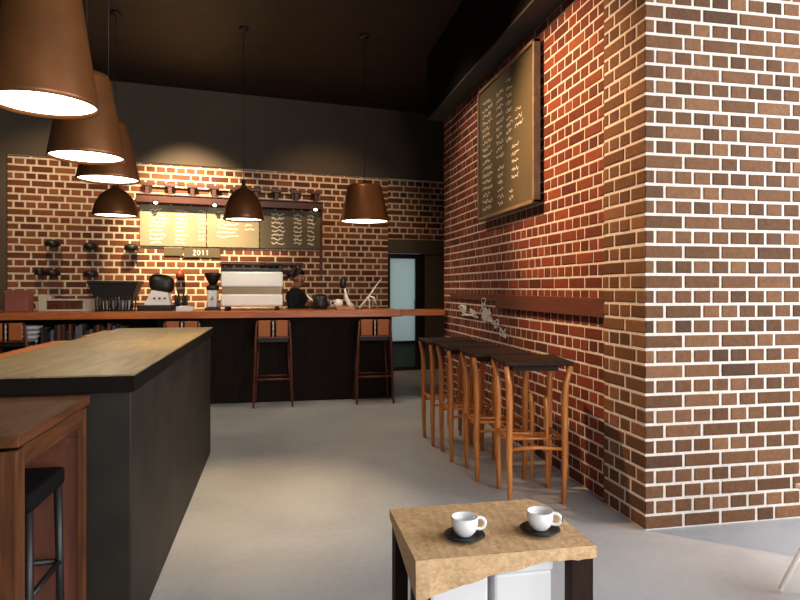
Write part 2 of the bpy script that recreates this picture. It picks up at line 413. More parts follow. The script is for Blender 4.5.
for i,(x,lab) in enumerate([(1.147,'orange cane back stool at the right end of the bar, beside the passage'),
    (-.06,'orange cane back stool at the bar below the white coffee machine'),
    (-1.08,'cane back stool at the bar just showing above the far end of the slate counter'),
    (-2.90,'cane back stool with dark seat at the bar by the left edge of the picture')]):
    if i==0: bs.location=(x,7.58,0); bs['label']=lab
    else: dup(bs,(x,7.58,0),0,lab)

# books, bowls and box on the bar shelf
random.seed(3)
bookm=[plain('book_cover_black',(40,34,32),.6),plain('book_cover_grey',(120,122,128),.6),plain('book_cover_rust',(140,74,50),.6),plain('book_cover_brown',(80,58,46),.6),plain('book_cover_blue',(84,100,116),.6)]
cn=['black','grey','rust','brown','blue grey']
x=-2.72; i=0
seq=[3,0,0,1,0,2,3,0,2,0,1,1,0,3,1,0,2,3,0,2,4,0,3,0]
for c in seq:
    w=random.uniform(.026,.042); h=random.uniform(.2,.29)
    t=thing('book','','book',(x+w/2,8.0,.6865),0,'books on the shelf in the bar front')
    t['label']=f'upright {cn[c]} spined book in the row on the shelf in the bar'
    f=MB(); f.box(-w/2,w/2,-.10,.08,0,h,b=.002); f.build('cover',bookm[c],t)
    f=MB(); f.box(-w/2+.004,w/2-.004,-.09,.084,.004,h+.0005); f.build('pages',M['cream'],t)
    x+=w+random.choice([.001,.002,.006])
    if c==2: x+=.012
posn=['topmost and widest','second from the top','third from the top','fourth from the top','lowest and smallest']
zz=.6865
for k in range(5):
    r=.062+.017*k
    f=MB(); h=.052
    f.lathe([(.001,0),(r*.5,0),(r*.85,.018),(r,h),(r-.006,h),(r*.8,.022),(r*.4,.008),(.001,.008)],(0,0,0),28)
    o=f.build('bowl',M['white'],None,(-2.85,7.98,zz)); zz+=.0545
    tag(o,f'white bowl {posn[4-k]} of the stack on the bar shelf','bowl','stacked bowls on the bar shelf')

# ------------------------------------------------------------------ things on the bar top
TZ=1.125
def on(x,y): return (x,y,TZ)
# espresso machine, its back panel to the room
t=thing('espresso_machine','large white espresso machine with tan band on the bar top','coffee machine',on(-.315,7.98))
f=MB(); f.box(-.37,.37,-.2,.2,.05,.20,b=.02); f.box(-.37,.37,-.2,.2,.285,.475,b=.02); f.build('casing',M['whitemetal'],t)
f=MB(); f.box(-.355,.355,-.185,.19,.195,.29); f.build('band',M['tanstrip'],t)
f=MB(); f.box(-.365,.365,-.17,.2,.475,.52,b=.012); f.build('cup_tray',M['black'],t)
f=MB()
for xx in (-.36,.36): f.tube([(xx,-.16,.5),(xx,-.16,.56),(xx,.16,.56),(xx,.16,.5)],.009,8)
f.tube([(-.36,-.16,.56),(.36,-.16,.56)],.009,8); f.build('rail',M['darkgrey'],t)
for sx in (-1,1):
    for sy in (-1,1):
        f=MB(); f.lathe([(.001,0),(.03,0),(.026,.055),(.001,.055)],(sx*.30,sy*.14,0),14); f.build('foot',M['black'],t)
for k in (-1,1):
    f=MB(); f.tube([(k*.18,.2,.27),(k*.18,.30,.25)],.02,10); f.tube([(k*.18,.30,.25),(k*.18,.42,.23)],.013,8); f.build('portafilter',M['black'],t)
f=MB(); f.tube([(.36,.2,.3),(.37,.26,.29),(.38,.28,.08)],.008,8); f.build('steam_wand',M['steel'],t)
# cups stacked on the machine
cupmesh=MB(); cupmesh.lathe([(.001,0),(.025,0),(.036,.03),(.04,.06),(.036,.06),(.032,.03),(.02,.006),(.001,.006)],(0,0,0),20)
cups=[(.12,-.1,'left'),(.22,-.1,'middle'),(.29,-.1,'right')]
for k,(dx,dy,n) in enumerate(cups):
    o=cupmesh.build('espresso_cup',M['black'],None,(-.31+dx,7.98+dy,TZ+.521)); tag(o,f'{n} of three small dark cups standing on top of the espresso machine','cup','dark cups on the espresso machine')
# grinder with hopper left of it
def grinder(loc,label,bodymat,big=1.0):
    t=thing('coffee_grinder',label,'grinder',loc)
    f=MB(); f.box(-.085*big,.085*big,-.11,.11,0,.035,b=.008); f.build('base',M['black'],t)
    f=MB(); f.box(-.06*big,.06*big,-.07,.08,.035,.25,b=.02); f.build('body',bodymat,t)
    f=MB(); f.lathe([(.001,.25),(.075*big,.25),(.08*big,.29),(.06*big,.315),(.001,.315)],(0,0,0),24); f.build('collar',M['darkgrey'],t)
    f=MB(); f.lathe([(.001,.315),(.04*big,.315),(.10*big,.43),(.104*big,.46),(.001,.47)],(0,0,0),24); f.build('hopper',M['black'],t)
    f=MB(); f.tube([(0,-.07,.16),(0,-.12,.14)],.016,10); f.build('spout',M['steel'],t)
    f=MB(); f.tube([(.06*big,0,.1),(.1*big,-.02,.12)],.01,8); f.build('lever',M['black'],t)
    return t
grinder(on(-.80,8.02),'coffee grinder with black cone hopper directly left of the espresso machine',M['whitemetal'],1.0)
# blender-like machine with rounded dark head
t=thing('stand_mixer','machine with rounded black head over a pale body, between the dark basket and the grinder','machine',on(-1.42,8.02))
f=MB(); f.box(-.24,.155,-.14,.14,0,.07,b=.012); f.build('base',M['black'],t)
f=MB(); f.prism([(-.17,.07),(.13,.07),(.10,.22),(-.08,.25)],-.1,.1); f.build('body',M['whitemetal'],t)
f=MB()
bm=bmesh.new(); bmesh.ops.create_uvsphere(bm,u_segments=24,v_segments=14,radius=1)
for v in bm.verts: 
    p=v.co; k=1/(abs(p.x)**3+abs(p.y)**3+abs(p.z)**3)**(1/3)
    v.co=(p.x*k*.145,p.y*k*.12,p.z*k*.115-.02*p.x)
bm.verts.index_update(); f.add([(v.co.x+.02,v.co.y,v.co.z+.33) for v in bm.verts],[tuple(v.index for v in q.verts) for q in bm.faces],0,True); bm.free()
f.build('head',M['black'],t)
for k in range(3):
    f=MB(); f.lathe([(.001,0),(.013,0),(.011,-.02),(.001,-.02)],(-.05+.06*k,-.10,.15),12,axis='y'); f.build('knob',M['black'],t)
# small dark grinder
t=thing('bottle_rack','small dark bottle rack with two bottles beside the machine with the rounded head','rack',on(-1.18,8.05))
f=MB(); f.box(-.07,.07,-.06,.06,0,.02,b=.004); f.box(-.07,-.06,-.06,.06,.02,.19); f.box(.06,.07,-.06,.06,.02,.19); f.box(-.07,.07,-.06,.06,.085,.1); f.build('frame',M['black'],t)
for sx in (-.03,.03):
    f=MB(); f.lathe([(.001,.02),(.024,.02),(.024,.15),(.01,.19),(.01,.24),(.001,.24)],(sx,0,0),16); f.build('bottle',M['darkgrey'],t)
# white tub
t=thing('napkin_box','small white napkin box on the bar top between rounded machine and grinder','box',on(-1.09,7.72))
f=MB(); f.box(-.095,.095,-.05,.05,0,.055,b=.006); f.build('box',M['whitebox'],t); f=MB(); f.box(-.06,.06,-.02,.02,.054,.064,b=.004); f.build('napkin',M['white'],t)
# dark tapered basket with glasses
t=thing('glass_basket','large dark funnel shaped basket with open ribs on the bar top','basket',on(-1.92,7.99))
f=MB(); f.box(-.285,.285,-.17,.17,.325,.36,b=.01)
vs=[(-.275,-.16,.325),(.275,-.16,.325),(.275,.16,.325),(-.275,.16,.325),(-.215,-.13,.17),(.215,-.13,.17),(.215,.13,.17),(-.215,.13,.17)]
f.add(vs,[(0,1,5,4),(1,2,6,5),(2,3,7,6),(3,0,4,7),(4,5,6,7),(0,3,2,1)]); f.build('hood',M['black'],t)
f=MB()
for k in range(12):
    a=-.20+.4/11*k
    f.tube([(a,-.122,.18),(a*.95,-.118,.008)],.009,6); f.tube([(a,.122,.18),(a*.95,.118,.008)],.009,6)
f.box(-.21,.21,-.13,.13,0.002,.014,b=.004); f.build('rib_cage',M['black'],t)
glm=MB(); glm.lathe([(.001,0),(.026,0),(.032,.11),(.029,.11),(.023,.006),(.001,.006)],(0,0,0),18)
for k,xx in enumerate((-.10,-.02,.07,.14)):
    o=glm.build('tumbler',M['whitebox'],None,(-1.92+xx,7.98,TZ+.0155)); tag(o,f'{["leftmost","second","third","rightmost"][k]} of the pale tumblers inside the dark funnel shaped basket','glass','tumblers in the dark basket')
# cream panels and terracotta box on the left
t=thing('storage_box','dusty terracotta box at the left end of the bar top','box',on(-3.0,8.05))
f=MB(); f.box(-.12,.12,-.1,.1,0,.235,b=.008); f.build('box',M['terracotta'],t); f=MB(); f.box(-.125,.125,-.105,.105,.215,.25,b=.006); f.build('lid',M['terracotta'],t)
t=thing('display_case','low cream display case with dark drawers on the bar, between terracotta box and dark basket','display case',on(-2.47,8.12))
f=MB(); f.box(-.32,-.23,-.1,.1,0,.19,b=.006); f.build('cabinet',M['cream'],t)
f=MB(); f.box(-.23,.33,-.1,.1,0,.02); f.box(-.23,.33,-.1,.1,.125,.145); f.box(.17,.33,-.095,.1,.02,.125); f.box(-.23,.17,.09,.1,.02,.125); f.build('shelf_box',M['cream'],t)
for k in range(2):
    f=MB(); f.box(-.225+.197*k,-.034+.197*k,-.09,.085,.023,.122,b=.006); dw=f.build('drawer',M['stoolwood'],t)
    f=MB(); f.box(-.15+.197*k,-.11+.197*k,-.10,-.09,.066,.078,b=.002); f.build('handle',M['darkgrey'],dw)
# pour-over stand with white gooseneck on a wooden base
t=thing('kettle','white gooseneck pourer with black top on a small wooden base, right end of bar','kettle',on(.86,8.02))
f=MB(); f.box(-.13,.11,-.07,.07,0,.035,b=.006); f.build('base',M['orangewood'],t)
f=MB(); f.tube([(.09,0,.035),(.04,0,.07),(.01,0,.14),(-.005,0,.22),(-.02,0,.28)],[.03,.035,.024,.016,.014],12); f.build('neck',M['whitemetal'],t)
f=MB(); f.lathe([(.001,.27),(.03,.27),(.045,.32),(.04,.39),(.02,.40),(.001,.40)],(-.04,0,0),18); f.build('head',M['black'],t)
f=MB(); f.lathe([(.001,.035),(.05,.035),(.062,.07),(.05,.115),(.03,.13),(.001,.135)],(-.10,-.02,0),20); f.build('jug',M['white'],t)
f=MB(); f.tube([(-.155,-.02,.11),(-.20,-.02,.10),(-.20,-.02,.06),(-.16,-.02,.05)],.007,8); f.build('handle',M['white'],t)
# leaning white rod with fork
t=thing('tap_arm','white slanted lever arm with a forked prop at the right end of the bar','lever',on(1.17,8.02))
f=MB(); f.tube([(-.14,0,0.01),(.0,0,.18),(.14,0,.385)],[.016,.012,.006],10); f.build('arm',M['whitemetal'],t)
f=MB(); f.tube([(-.005,0,.17),(.05,0,.15),(.09,0,.06)],[.011,.018,.008],8); f.tube([(-.01,-.05,.0),(-.005,-.02,.10),(-.02,0,.16)],.008,8); f.build('prop',M['whitemetal'],t)
f=MB(); f.lathe([(.001,0),(.035,0),(.03,.014),(.001,.014)],(-.13,0,0),16); f.build('base',M['darkgrey'],t)
# dark kettle right of barista
t=thing('milk_jug','dark jug with white spout beside the barista on the bar','jug',on(.53,8.08))
f=MB(); f.lathe([(.001,0),(.09,0),(.105,.06),(.09,.15),(.07,.19),(.001,.2)],(0,0,0),24); f.build('body',M['black'],t)
f=MB(); f.tube([(-.08,0,.10),(-.13,0,.14),(-.17,0,.19)],[.02,.014,.01],10); f.build('spout',M['white'],t)
f=MB(); f.tube([(.08,0,.16),(.15,0,.15),(.16,0,.08),(.10,0,.04)],.01,8); f.build('handle',M['black'],t)

# ------------------------------------------------------------------ barista
def skin_mesh(verts,edges,radii,root=0,sub=2):
    me=bpy.data.meshes.new('tmp'); me.from_pydata(verts,edges,[]); o=bpy.data.objects.new('tmp',me); COL.objects.link(o)
    o.modifiers.new('s','SKIN'); 
    sv=me.skin_vertices[0].data if me.skin_vertices else None
    if sv is None:
        bpy.context.view_layer.objects.active=o
    for i,r in enumerate(radii):
        sv[i].radius=(r,r) if not hasattr(r,'__len__') else r
        sv[i].use_root=(i==root)
    m=o.modifiers.new('d','SUBSURF'); m.levels=sub; m.render_levels=sub
    dg=bpy.context.evaluated_depsgraph_get(); ev=o.evaluated_get(dg); out=bpy.data.meshes.new_from_object(ev)
    bpy.data.objects.remove(o); return out
def skin_points(lst):
    """lst: (name,parent,(x,y,z),r)"""
    idx={};V=[];E=[];R=[]
    for n,p,c,r in lst:
        idx[n]=len(V); V.append(c); R.append(r)
        if p: E.append((idx[p],idx[n]))
    return V,E,R
# faces +x (to the right of the picture); origin at the feet
P=[('pel',None,(0,0,.90),(.13,.15)),('wa',"pel",(.0,0,1.05),(.10,.13)),('ch','wa',(.01,0,1.22),(.11,.15)),('sh','ch',(.01,0,1.32),(.085,.085)),
   ('nk','sh',(.02,0,1.40),.052),('hd0','nk',(.045,0,1.465),.056),('hd1','hd0',(.06,0,1.53),(.085,.074)),('hd2','hd1',(.05,0,1.60),(.082,.068)),('jaw','hd0',(.105,0,1.478),(.036,.03)),('nose','hd1',(.155,0,1.535),.015)]
for s,n in ((1,'l'),(-1,'r')):
    P+=[(n+'c','sh',(.01,s*.10,1.325),(.07,.07)),(n+'s',n+'c',(.012,s*.175,1.30),.062),(n+'m',n+'s',(.045,s*.205,1.19),.05),(n+'e',n+'m',(.09,s*.22,1.07),.042),(n+'w',n+'e',(.30,s*.15,1.19),.028),(n+'p',n+'w',(.36,s*.13,1.205),(.018,.034)),
        (n+'h','pel',(0,s*.09,.84),.095),(n+'k',n+'h',(.03,s*.10,.48),.06),(n+'a',n+'k',(0,s*.10,.08),.04),(n+'t',n+'a',(.13,s*.11,.035),.035)]
    for k,(dy,ln) in enumerate(((.026,.062),(.009,.074),(-.009,.07),(-.026,.055))):
        P+=[(f'{n}f{k}',n+'p',(.40,s*.13+dy*1.2,1.21),.009),(f'{n}g{k}',f'{n}f{k}',(.40+ln*.6,s*.13+dy*1.3,1.20),.008),(f'{n}q{k}',f'{n}g{k}',(.40+ln*.85,s*.13+dy*1.3,1.18),.007)]
    P+=[(n+'u',n+'w',(.345,s*.13-s*.045,1.20),.011),(n+'v',n+'u',(.385,s*.13-s*.06,1.195),.009)]
V,E,R=skin_points(P)
try:
    # the skin layer only exists once the modifier has been added by the operator-free route below
    me0=bpy.data.meshes.new('t'); me0.from_pydata(V,E,[]); bm=bmesh.new(); bm.from_mesh(me0); lay=bm.verts.layers.skin.verify()
    bm.verts.ensure_lookup_table()
    for i,r in enumerate(R):
        bm.verts[i][lay].radius=r if hasattr(r,'__len__') else (r,r); bm.verts[i][lay].use_root=(i==0)
    bm.to_mesh(me0); bm.free()
    ob=bpy.data.objects.new('t',me0); COL.objects.link(ob); ob.modifiers.new('s','SKIN'); mm=ob.modifiers.new('d','SUBSURF'); mm.levels=2
    dg=bpy.context.evaluated_depsgraph_get(); body=bpy.data.meshes.new_from_object(ob.evaluated_get(dg)); bpy.data.objects.remove(ob)
except Exception as ex:
    print('SKIN FAIL',ex); body=bpy.data.meshes.new('b')
body.materials.clear()
for m in (M['skin'],M['blacksoft'],M['darkgrey']): body.materials.append(m)
for p in body.polygons:
    c=p.center; p.use_smooth=True
    hand=c.x>.27 and c.z>1.1
    p.material_index=0 if (c.z>1.395 or hand) else (1 if c.z>.92 else 2)
person=thing('person','person in black clothes with dark hair working behind the bar, facing right','person',(.23,8.88,0),math.radians(-32))
ob=bpy.data.objects.new('body',body); COL.objects.link(ob); ob.parent=person
f=MB()
bm=bmesh.new(); bmesh.ops.create_uvsphere(bm,u_segments=64,v_segments=48,radius=1)
vs=[]
for v in bm.verts:
    p=v.co; vs.append((.048+p.x*.104,p.y*.088,1.575+p.z*.108))
bm.verts.index_update()
fs=[tuple(v.index for v in q.verts) for q in bm.faces if .62*q.calc_center_median().z-.78*q.calc_center_median().x>-.30]
f.add(vs,fs,0,True); bm.free(); f.tube([(-.04,0,1.60),(-.085,0,1.60),(-.105,0,1.575),(-.11,0,1.53)],[.025,.042,.035,.008],12); f.build('hair',M['black'],person)
f=MB()
for s in (-1,1): f.lathe([(.001,-.011),(.008,-.007),(.011,0),(.008,.007),(.001,.011)],(.135,s*.032,1.555),10)
f.build('eyes',M['black'],person)
f=MB(); f.tube([(.118,-.022,1.489),(.137,-.01,1.489),(.137,.01,1.489),(.118,.022,1.489)],.006,8); f.build('mouth',M['redcup'],person)
f=MB()
for s in (-1,1): f.lathe([(.001,-.008),(.018,-.006),(.026,0),(.018,.006),(.001,.008)],(.06,s*.083,1.535),12,axis='y')
f.build('ears',M['skin'],person)

# ------------------------------------------------------------------ back wall fittings
def scribble(f,x0,z0,w,h,n,y=-.002,th=.010,mi=0):
    """loose handwriting stroke, in the x-z plane facing -y"""
    pts=[]
    for i in range(n+1):
        pts.append((x0+w*i/n+random.uniform(-.25,.25)*w/n, z0+random.uniform(0,1)*h))
    for (a,b),(c,d) in zip(pts[:-1],pts[1:]):
        dx,dz=c-a,d-b; l=math.hypot(dx,dz) or 1; nx,nz=-dz/l*th/2,dx/l*th/2
        f.add([(a-nx,y,b-nz),(c-nx,y,d-nz),(c+nx,y,d+nz),(a+nx,y,b+nz)],[(0,1,2,3)],mi)
def uof(px):  # position along the back wall seen at a picture column
    a=math.atan((px-400)/620)+CAMYAW
    dx,dy=math.sin(a),math.cos(a)
    # BO + u*BU = s*(dx,dy)
    det=BU.x*(-dy)-BU.y*(-dx)
    u=((-BO.x)*(-dy)-(-BO.y)*(-dx))/det
    return u
CAMYAW=math.radians(11.1)
random.seed(21)
u0,u1=uof(140),uof(322); wid=u1-u0
t=thing('menu_board','long tan chalk menu board with white writing on the back brick wall','menu board',W(u0,.02,0),BA)
f=MB(); f.box(0,wid*.34,-.02,.012,2.02,2.62,b=.003); f.box(wid*.345,wid*.63,-.02,.012,2.02,2.62,b=.003); f.build('light_panel',M['boardtan'],t)
f=MB(); f.box(wid*.635,wid*.985,-.02,.012,2.02,2.62,b=.003); f.build('dark_panel',M['board'],t)['label']='darker olive panel'
f=MB(); f.box(wid*.985,wid*1.0,-.035,.012,1.62,2.632,b=.003); f.build('upright',M['stoolwood'],t)
for x,w_,zs in ((.05,.09,9),(.18,.07,9),(.30,.05,8),(.40,.12,7),(.55,.06,5)):
    for k in range(zs):
        f=MB(); scribble(f,wid*x,2.56-.06*k-.03,wid*w_*random.uniform(.6,1),.036,9,-.0215,.014); f.build('chalk_line',M['chalk'],t)
for x,w_,zs in ((.70,.08,8),(.83,.05,8),(.91,.045,8)):
    for k in range(zs):
        f=MB(); scribble(f,wid*x,2.56-.064*k-.03,wid*w_*random.uniform(.8,1),.04,8,-.0215,.016); f.build('chalk_line',M['chalk'],t)
# two small signs below the left part of the menu
t=thing('small_sign','small tan sign without writing below the left part of the menu board','sign',W(uof(164),.015,0),BA)
f=MB(); f.box(0,.26,-.012,.006,1.88,2.0,b=.003); f.build('panel',M['board'],t); f=MB(); f.box(-.006,.266,-.014,.004,1.995,2.008); f.build('top_edge',M['frame'],t)
t=thing('small_sign','small tan sign with white numerals below the menu board, right of the blank one','sign',W(uof(184),.015,0),BA)
f=MB(); f.box(0,.52,-.012,.006,1.86,2.01,b=.003); f.build('panel',M['board'],t)
f=MB()
def digits(f,s,x,z,h,y):
    G={'2':[(0,.8),(.25,1),(.5,.8),(0,0),(.55,0)],'0':[(.25,0),(0,.3),(0,.7),(.25,1),(.5,.7),(.5,.3),(.25,0)],'1':[(.1,.8),(.3,1),(.3,0)]}
    for ch in s:
        g=G[ch]
        for (a,b),(c,d) in zip(g[:-1],g[1:]):
            a,b,c,d=x+a*h,z+b*h,x+c*h,z+d*h; dx,dz=c-a,d-b; l=math.hypot(dx,dz); nx,nz=-dz/l*.006,dx/l*.006
            f.add([(a-nx,y,b-nz),(c-nx,y,d-nz),(c+nx,y,d+nz),(a+nx,y,b+nz)],[(0,1,2,3)])
        x+=h*.8
digits(f,'2011',.13,1.895,.075,-.0135); f.build('lettering',M['chalk'],t)
# mahogany shelf with posts above the menu
t=thing('wall_shelf','mahogany wall shelf with a row of short posts and downlights above the menu board','shelf',W(u0,.012,0),BA)
f=MB(); f.box(-.05,wid-.02,-.16,.0,2.64,2.74,b=.006); f.build('beam',M['shelf'],t)
f=MB(); f.box(-.05,wid-.02,-.175,-.015,2.745,2.765,b=.004); f.build('shelf_board',M['shelf'],t)
for k in range(9):
    xx=.10+k*(wid-.22)/8
    f=MB(); f.box(xx-.03,xx+.03,-.10,-.04,2.765,2.885,b=.004); f.box(xx-.075,xx+.075,-.11,-.03,2.885,2.925,b=.004); f.build('post',M['shelf'],t)
f=MB(); f.box(.02,wid-.1,-.09,-.05,2.925,2.94); f.build('top_rail',M['shelf'],t)
for k,pu in enumerate((156,214,313)):
    xx=uof(pu)-u0
    f=MB(); f.lathe([(.001,0),(.03,0),(.04,-.03),(.034,-.03),(.001,-.026)],(xx,-.175,2.68),16); dl=f.build('downlight',M['darkgrey'],t)
    g=MB(); g.lathe([(.001,-.0),(.022,-.006),(.03,-.02),(.022,-.034),(.001,-.04)],(xx,-.178,2.655),16); g.build('bulb',M['spotglow'],dl)
# lower shelf behind the espresso machine
t=thing('wall_shelf','narrow reddish wall shelf behind the espresso machine','shelf',W(uof(220),.012,0),BA)
f=MB(); f.box(0,1.25,-.14,0,1.76,1.80,b=.005); f.build('board',M['shelf'],t)
for xx in (.15,1.1):
    f=MB(); f.prism([(xx,1.66),(xx+.02,1.66),(xx+.02,1.76),(xx,1.76)],-.10,0); f.build('bracket',M['black'],t)
# six small domed wall lamps
dm=MB(); dm.lathe([(.001,.088),(.05,.086),(.082,.072),(.098,.045),(.100,0),(.094,-.004),(.001,-.002)],(0,-.11,0),28)
def dome(px,py,label,w=1.0):
    u=uof(px); p=W(u,0,0); dd=p.x*math.sin(CAMYAW)+p.y*math.cos(CAMYAW); z=1.4+(288-py)/620*dd
    t=thing('wall_lamp',label,'wall lamp',W(u,.012,z-.05),BA,'small black domed lamps on the back wall')
    o=dm.build('shade',M['black'],t); o.scale=(w,w,1)
    f=MB(); f.tube([(0,0,.04),(0,-.03,.04)],.012,8); f.lathe([(.001,-.012),(.03,-.012),(.03,0),(.001,0)],(0,0,.04),16,axis='y'); f.build('bracket',M['black'],t)
dome(54,243,'black domed wall lamp upper left of the six on the back wall')
dome(92,246,'black domed wall lamp in the middle of the upper row on the back wall')
dome(132,247,'black domed wall lamp at the right of the upper row, nearest the menu board')
dome(40.5,271,'narrow black domed wall lamp at the far left of the lower row',.62)
dome(54,272,'wide black domed wall lamp in the lower row directly under the upper left one')
dome(92,273,'black domed wall lamp at the right of the lower row, above the dark basket')
# small red cup hung on the wall
t=thing('hanging_cup','small brick red cup hanging on the back wall above the rounded machine','cup',W(uof(180),.012,1.54),BA)
f=MB(); f.lathe([(.001,0),(.065,0),(.06,.08),(.03,.13),(.001,.135)],(0,-.07,0),20); f.build('cup',M['redcup'],t)
f=MB(); f.tube([(0,-.07,.13),(0,-.07,.16),(0,0,.17)],.006,8); f.build('hook',M['black'],t)

# ------------------------------------------------------------------ menu board on the long wall
random.seed(33)
BYn,BYf,bz0,bz1=4.70,6.144,2.09,3.42
t=thing('wall_chalkboard','tall framed olive chalkboard with columns of white writing on the right brick wall','chalkboard',(WX,BYf,0),-PI/2)
# local x runs from far to near along the wall, -y faces the room
BW=BYf-BYn
f=MB(); f.box(.02,BW-.02,-.04,0.0,bz0+.02,bz1-.02); f.build('panel',M['board'],t)
f=MB(); f.box(0,BW,-.06,.0,bz0,bz0+.03,b=.004); f.box(0,BW,-.06,.0,bz1-.03,bz1,b=.004); f.box(0,.03,-.06,0,bz0,bz1,b=.004); f.box(BW-.03,BW,-.06,0,bz0,bz1,b=.004); f.build('frame',M['frame'],t)
for (x,w_,za,zb) in ((.12,.30,3.28,2.2),(.52,.2,3.26,2.62),(.78,.16,3.3,2.75),(.56,.16,2.55,2.18),(1.0,.18,2.98,2.80),(.92,.18,2.68,2.36),(.86,.1,2.3,2.18)):
    z=za
    while z>zb:
        f=MB(); ww=w_*random.uniform(.7,1); scribble(f,x,z-.05,ww,.045,max(8,int(w_/.014)),-.0415,.008); z-=.066
        f.build('chalk_line',M['chalk'],t)

# tangle of white wire on the wall
random.seed(9)
f=MB()
def curl(yc,zc,ry,rz,n):
    pts=[]
    y,z=yc,zc
    for i in range(n):
        pts.append((WX+.012-random.uniform(0,.018),yc+random.uniform(-1,1)*ry,zc+random.uniform(-1,1)*rz))
    out=[]
    for i in range(len(pts)-1):
        a,b=Vector(pts[i]),Vector(pts[i+1]); out+= [a.lerp(b,k/3) for k in range(3)]
    sm=out[:]
    for _ in range(2): sm=[sm[0]]+[(sm[i-1]+sm[i]*2+sm[i+1])/4 for i in range(1,len(sm)-1)]+[sm[-1]]
    f.tube(sm,.0065,5)
for (yc,zc,ry,rz,n) in ((6.9,1.17,.22,.07,14),(6.6,1.13,.3,.06,14),(6.15,1.18,.12,.12,18),(6.0,1.1,.2,.07,18),(5.8,1.05,.14,.06,14),(5.55,.98,.08,.07,10),(6.05,1.15,.14,.10,22),(6.85,1.16,.2,.06,16)): curl(yc,zc,ry,rz,n)
tag(f.build('wire_tangle',M['smear']),'tangle of loose white strands on the right brick wall above the row of stools','wire')

# ------------------------------------------------------------------ row of dark-topped wooden stools along the wall
def make_stool():
    t=thing('wooden_bar_stool','','stool',(0,0,0),0,'dark seated wooden stools along the brick wall')
    f=MB(); f.box(-.225,.225,-.225,.225,.902,.93,b=.008); f.build('seat',M['darkseat'],t)['label']='dark square seat'
    f=MB(); f.box(-.15,.15,-.14,.14,.86,.90); f.build('seat_frame',M['darkseat'],t)
    for sx in (-1,1):
        for sy in (-1,1):
            f=MB(); f.tube([(sx*.175,sy*.165,0),(sx*.182,sy*.172,.28),(sx*.180,sy*.17,.62),(sx*.186,sy*.176,.78),(sx*.208,sy*.198,.903)],[.015,.021,.023,.021,.015],8)
            f.build('leg',M['legwood'],t)
    f=MB()
    z1,z2=.36,.42
    f.tube([(-.18,-.17,z1),(0,-.175,z1+.012),(.18,-.17,z1)],[.011,.013,.011],8); f.tube([(-.18,.17,z1),(.18,.17,z1)],.012,8)
    f.tube([(-.18,-.17,z2),(-.18,.17,z2)],.012,8); f.tube([(.18,-.17,z2),(.18,.17,z2)],.012,8)
    f.build('stretcher',M['legwood'],t)
    for (px,py) in ((.04,.10),(.10,-.05)):
        f=MB(); f.tube([(px,py,.10),(px,py,.40),(px,py,.58),(px-.01,py,.66),(px-.01,py,.68)],[.010,.014,.018,.018,.008],8); f.build('post',M['legwood'],t)
    f=MB(); f.tube([(-.18,.10,.40),(.18,.10,.40)],.010,8); f.tube([(-.18,-.05,.40),(.18,-.05,.40)],.010,8); f.build('cross_rail',M['legwood'],t)
    return t
st=make_stool()
for i,(x,y,rz,lab) in enumerate([(1.66,3.92,-8,'wooden stool with dark seat nearest the camera in the row along the brick wall'),
     (1.60,4.45,-4,'second nearest dark seated wooden stool in the row along the brick wall'),
     (1.55,4.98,-2,'third nearest dark seated wooden stool in the row along the brick wall'),
     (1.52,5.50,0,'farthest dark seated wooden stool in the row along the brick wall, toward the bar')]):
    if i==0: st.location=(x,y,0); st.rotation_euler=(0,0,math.radians(rz)); st['label']=lab
    else: dup(st,(x,y,0),math.radians(rz),lab)

# ------------------------------------------------------------------ foreground table
TT=.60
t=thing('side_table','small table with worn tan top and dark legs in the foreground','table',(.68,1.99,0))
x0,x1,y0,y1=-.285,.29,-.215,.22
f=MB()
# top sheet with rounded far corner and a front edge that droops at the left
n=28; top=[]
rows=14
for j in range(rows+1):
    v=j/rows
    for i in range(n+1):
        u=i/n
        x=x0+(x1-x0)*u; y=y0+(y1-y0)*v
        # rounded corners at the back
        if v>.85:
            e=(v-.85)/.15
            if u>.9: x-=(u-.9)*.5*e*.6
        top.append((x,y,TT+.0012*math.sin(i*1.7+j)))
fs=[(j*(n+1)+i,j*(n+1)+i+1,(j+1)*(n+1)+i+1,(j+1)*(n+1)+i) for j in range(rows) for i in range(n)]
f.add(top,fs,0,False)
# front fall
random.seed(2)
def drop(u): return .038+ .085*max(0,(.78-u)/.78)**1.6 + random.uniform(-.004,.004)
K=5; fr=[]
dr=[drop(i/n) for i in range(n+1)]
for k in range(K+1):
    for i in range(n+1):
        u=i/n
        fr.append((x0+(x1-x0)*u, y0-.004*math.sin(k/K*PI/2)-.007*math.sin(u*26)*(k/K)*(dr[i]-.03)/.1, TT-dr[i]*k/K))
f.add(fr,[(k*(n+1)+i,k*(n+1)+i+1,(k+1)*(n+1)+i+1,(k+1)*(n+1)+i) for k in range(K) for i in range(n)],0,False)
# sides, back and underside
f.add([(x0,y0,TT),(x0,y1,TT),(x0,y1,TT-.03),(x0,y0,TT-dr[0]*.9)],[(0,1,2,3)])
f.add([(x1,y0,TT),(x1-.03,y1,TT),(x1-.03,y1,TT-.03),(x1,y0,TT-dr[n])],[(0,1,2,3)])
f.add([(x0,y1,TT),(x1-.03,y1,TT),(x1-.03,y1,TT-.03),(x0,y1,TT-.03)],[(0,1,2,3)])
f.add([(x0,y0+.012,TT-.03),(x1,y0+.012,TT-.03),(x1-.03,y1,TT-.03),(x0,y1,TT-.03)],[(0,1,2,3)])
f.build('tabletop',M['tabletan'],t,fix=True)
for (a,b,c,d) in ((x0+.005,x0+.05,y0+.02,y0+.09),(x1-.078,x1-.001,y0+.014,y0+.06),(x0+.005,x0+.05,y1-.09,y1-.02),(x1-.105,x1-.04,y1-.07,y1-.02)):
    f=MB(); f.box(a,b,c,d,0,TT-.031,b=.004); f.build('leg',M['tableleg'],t)
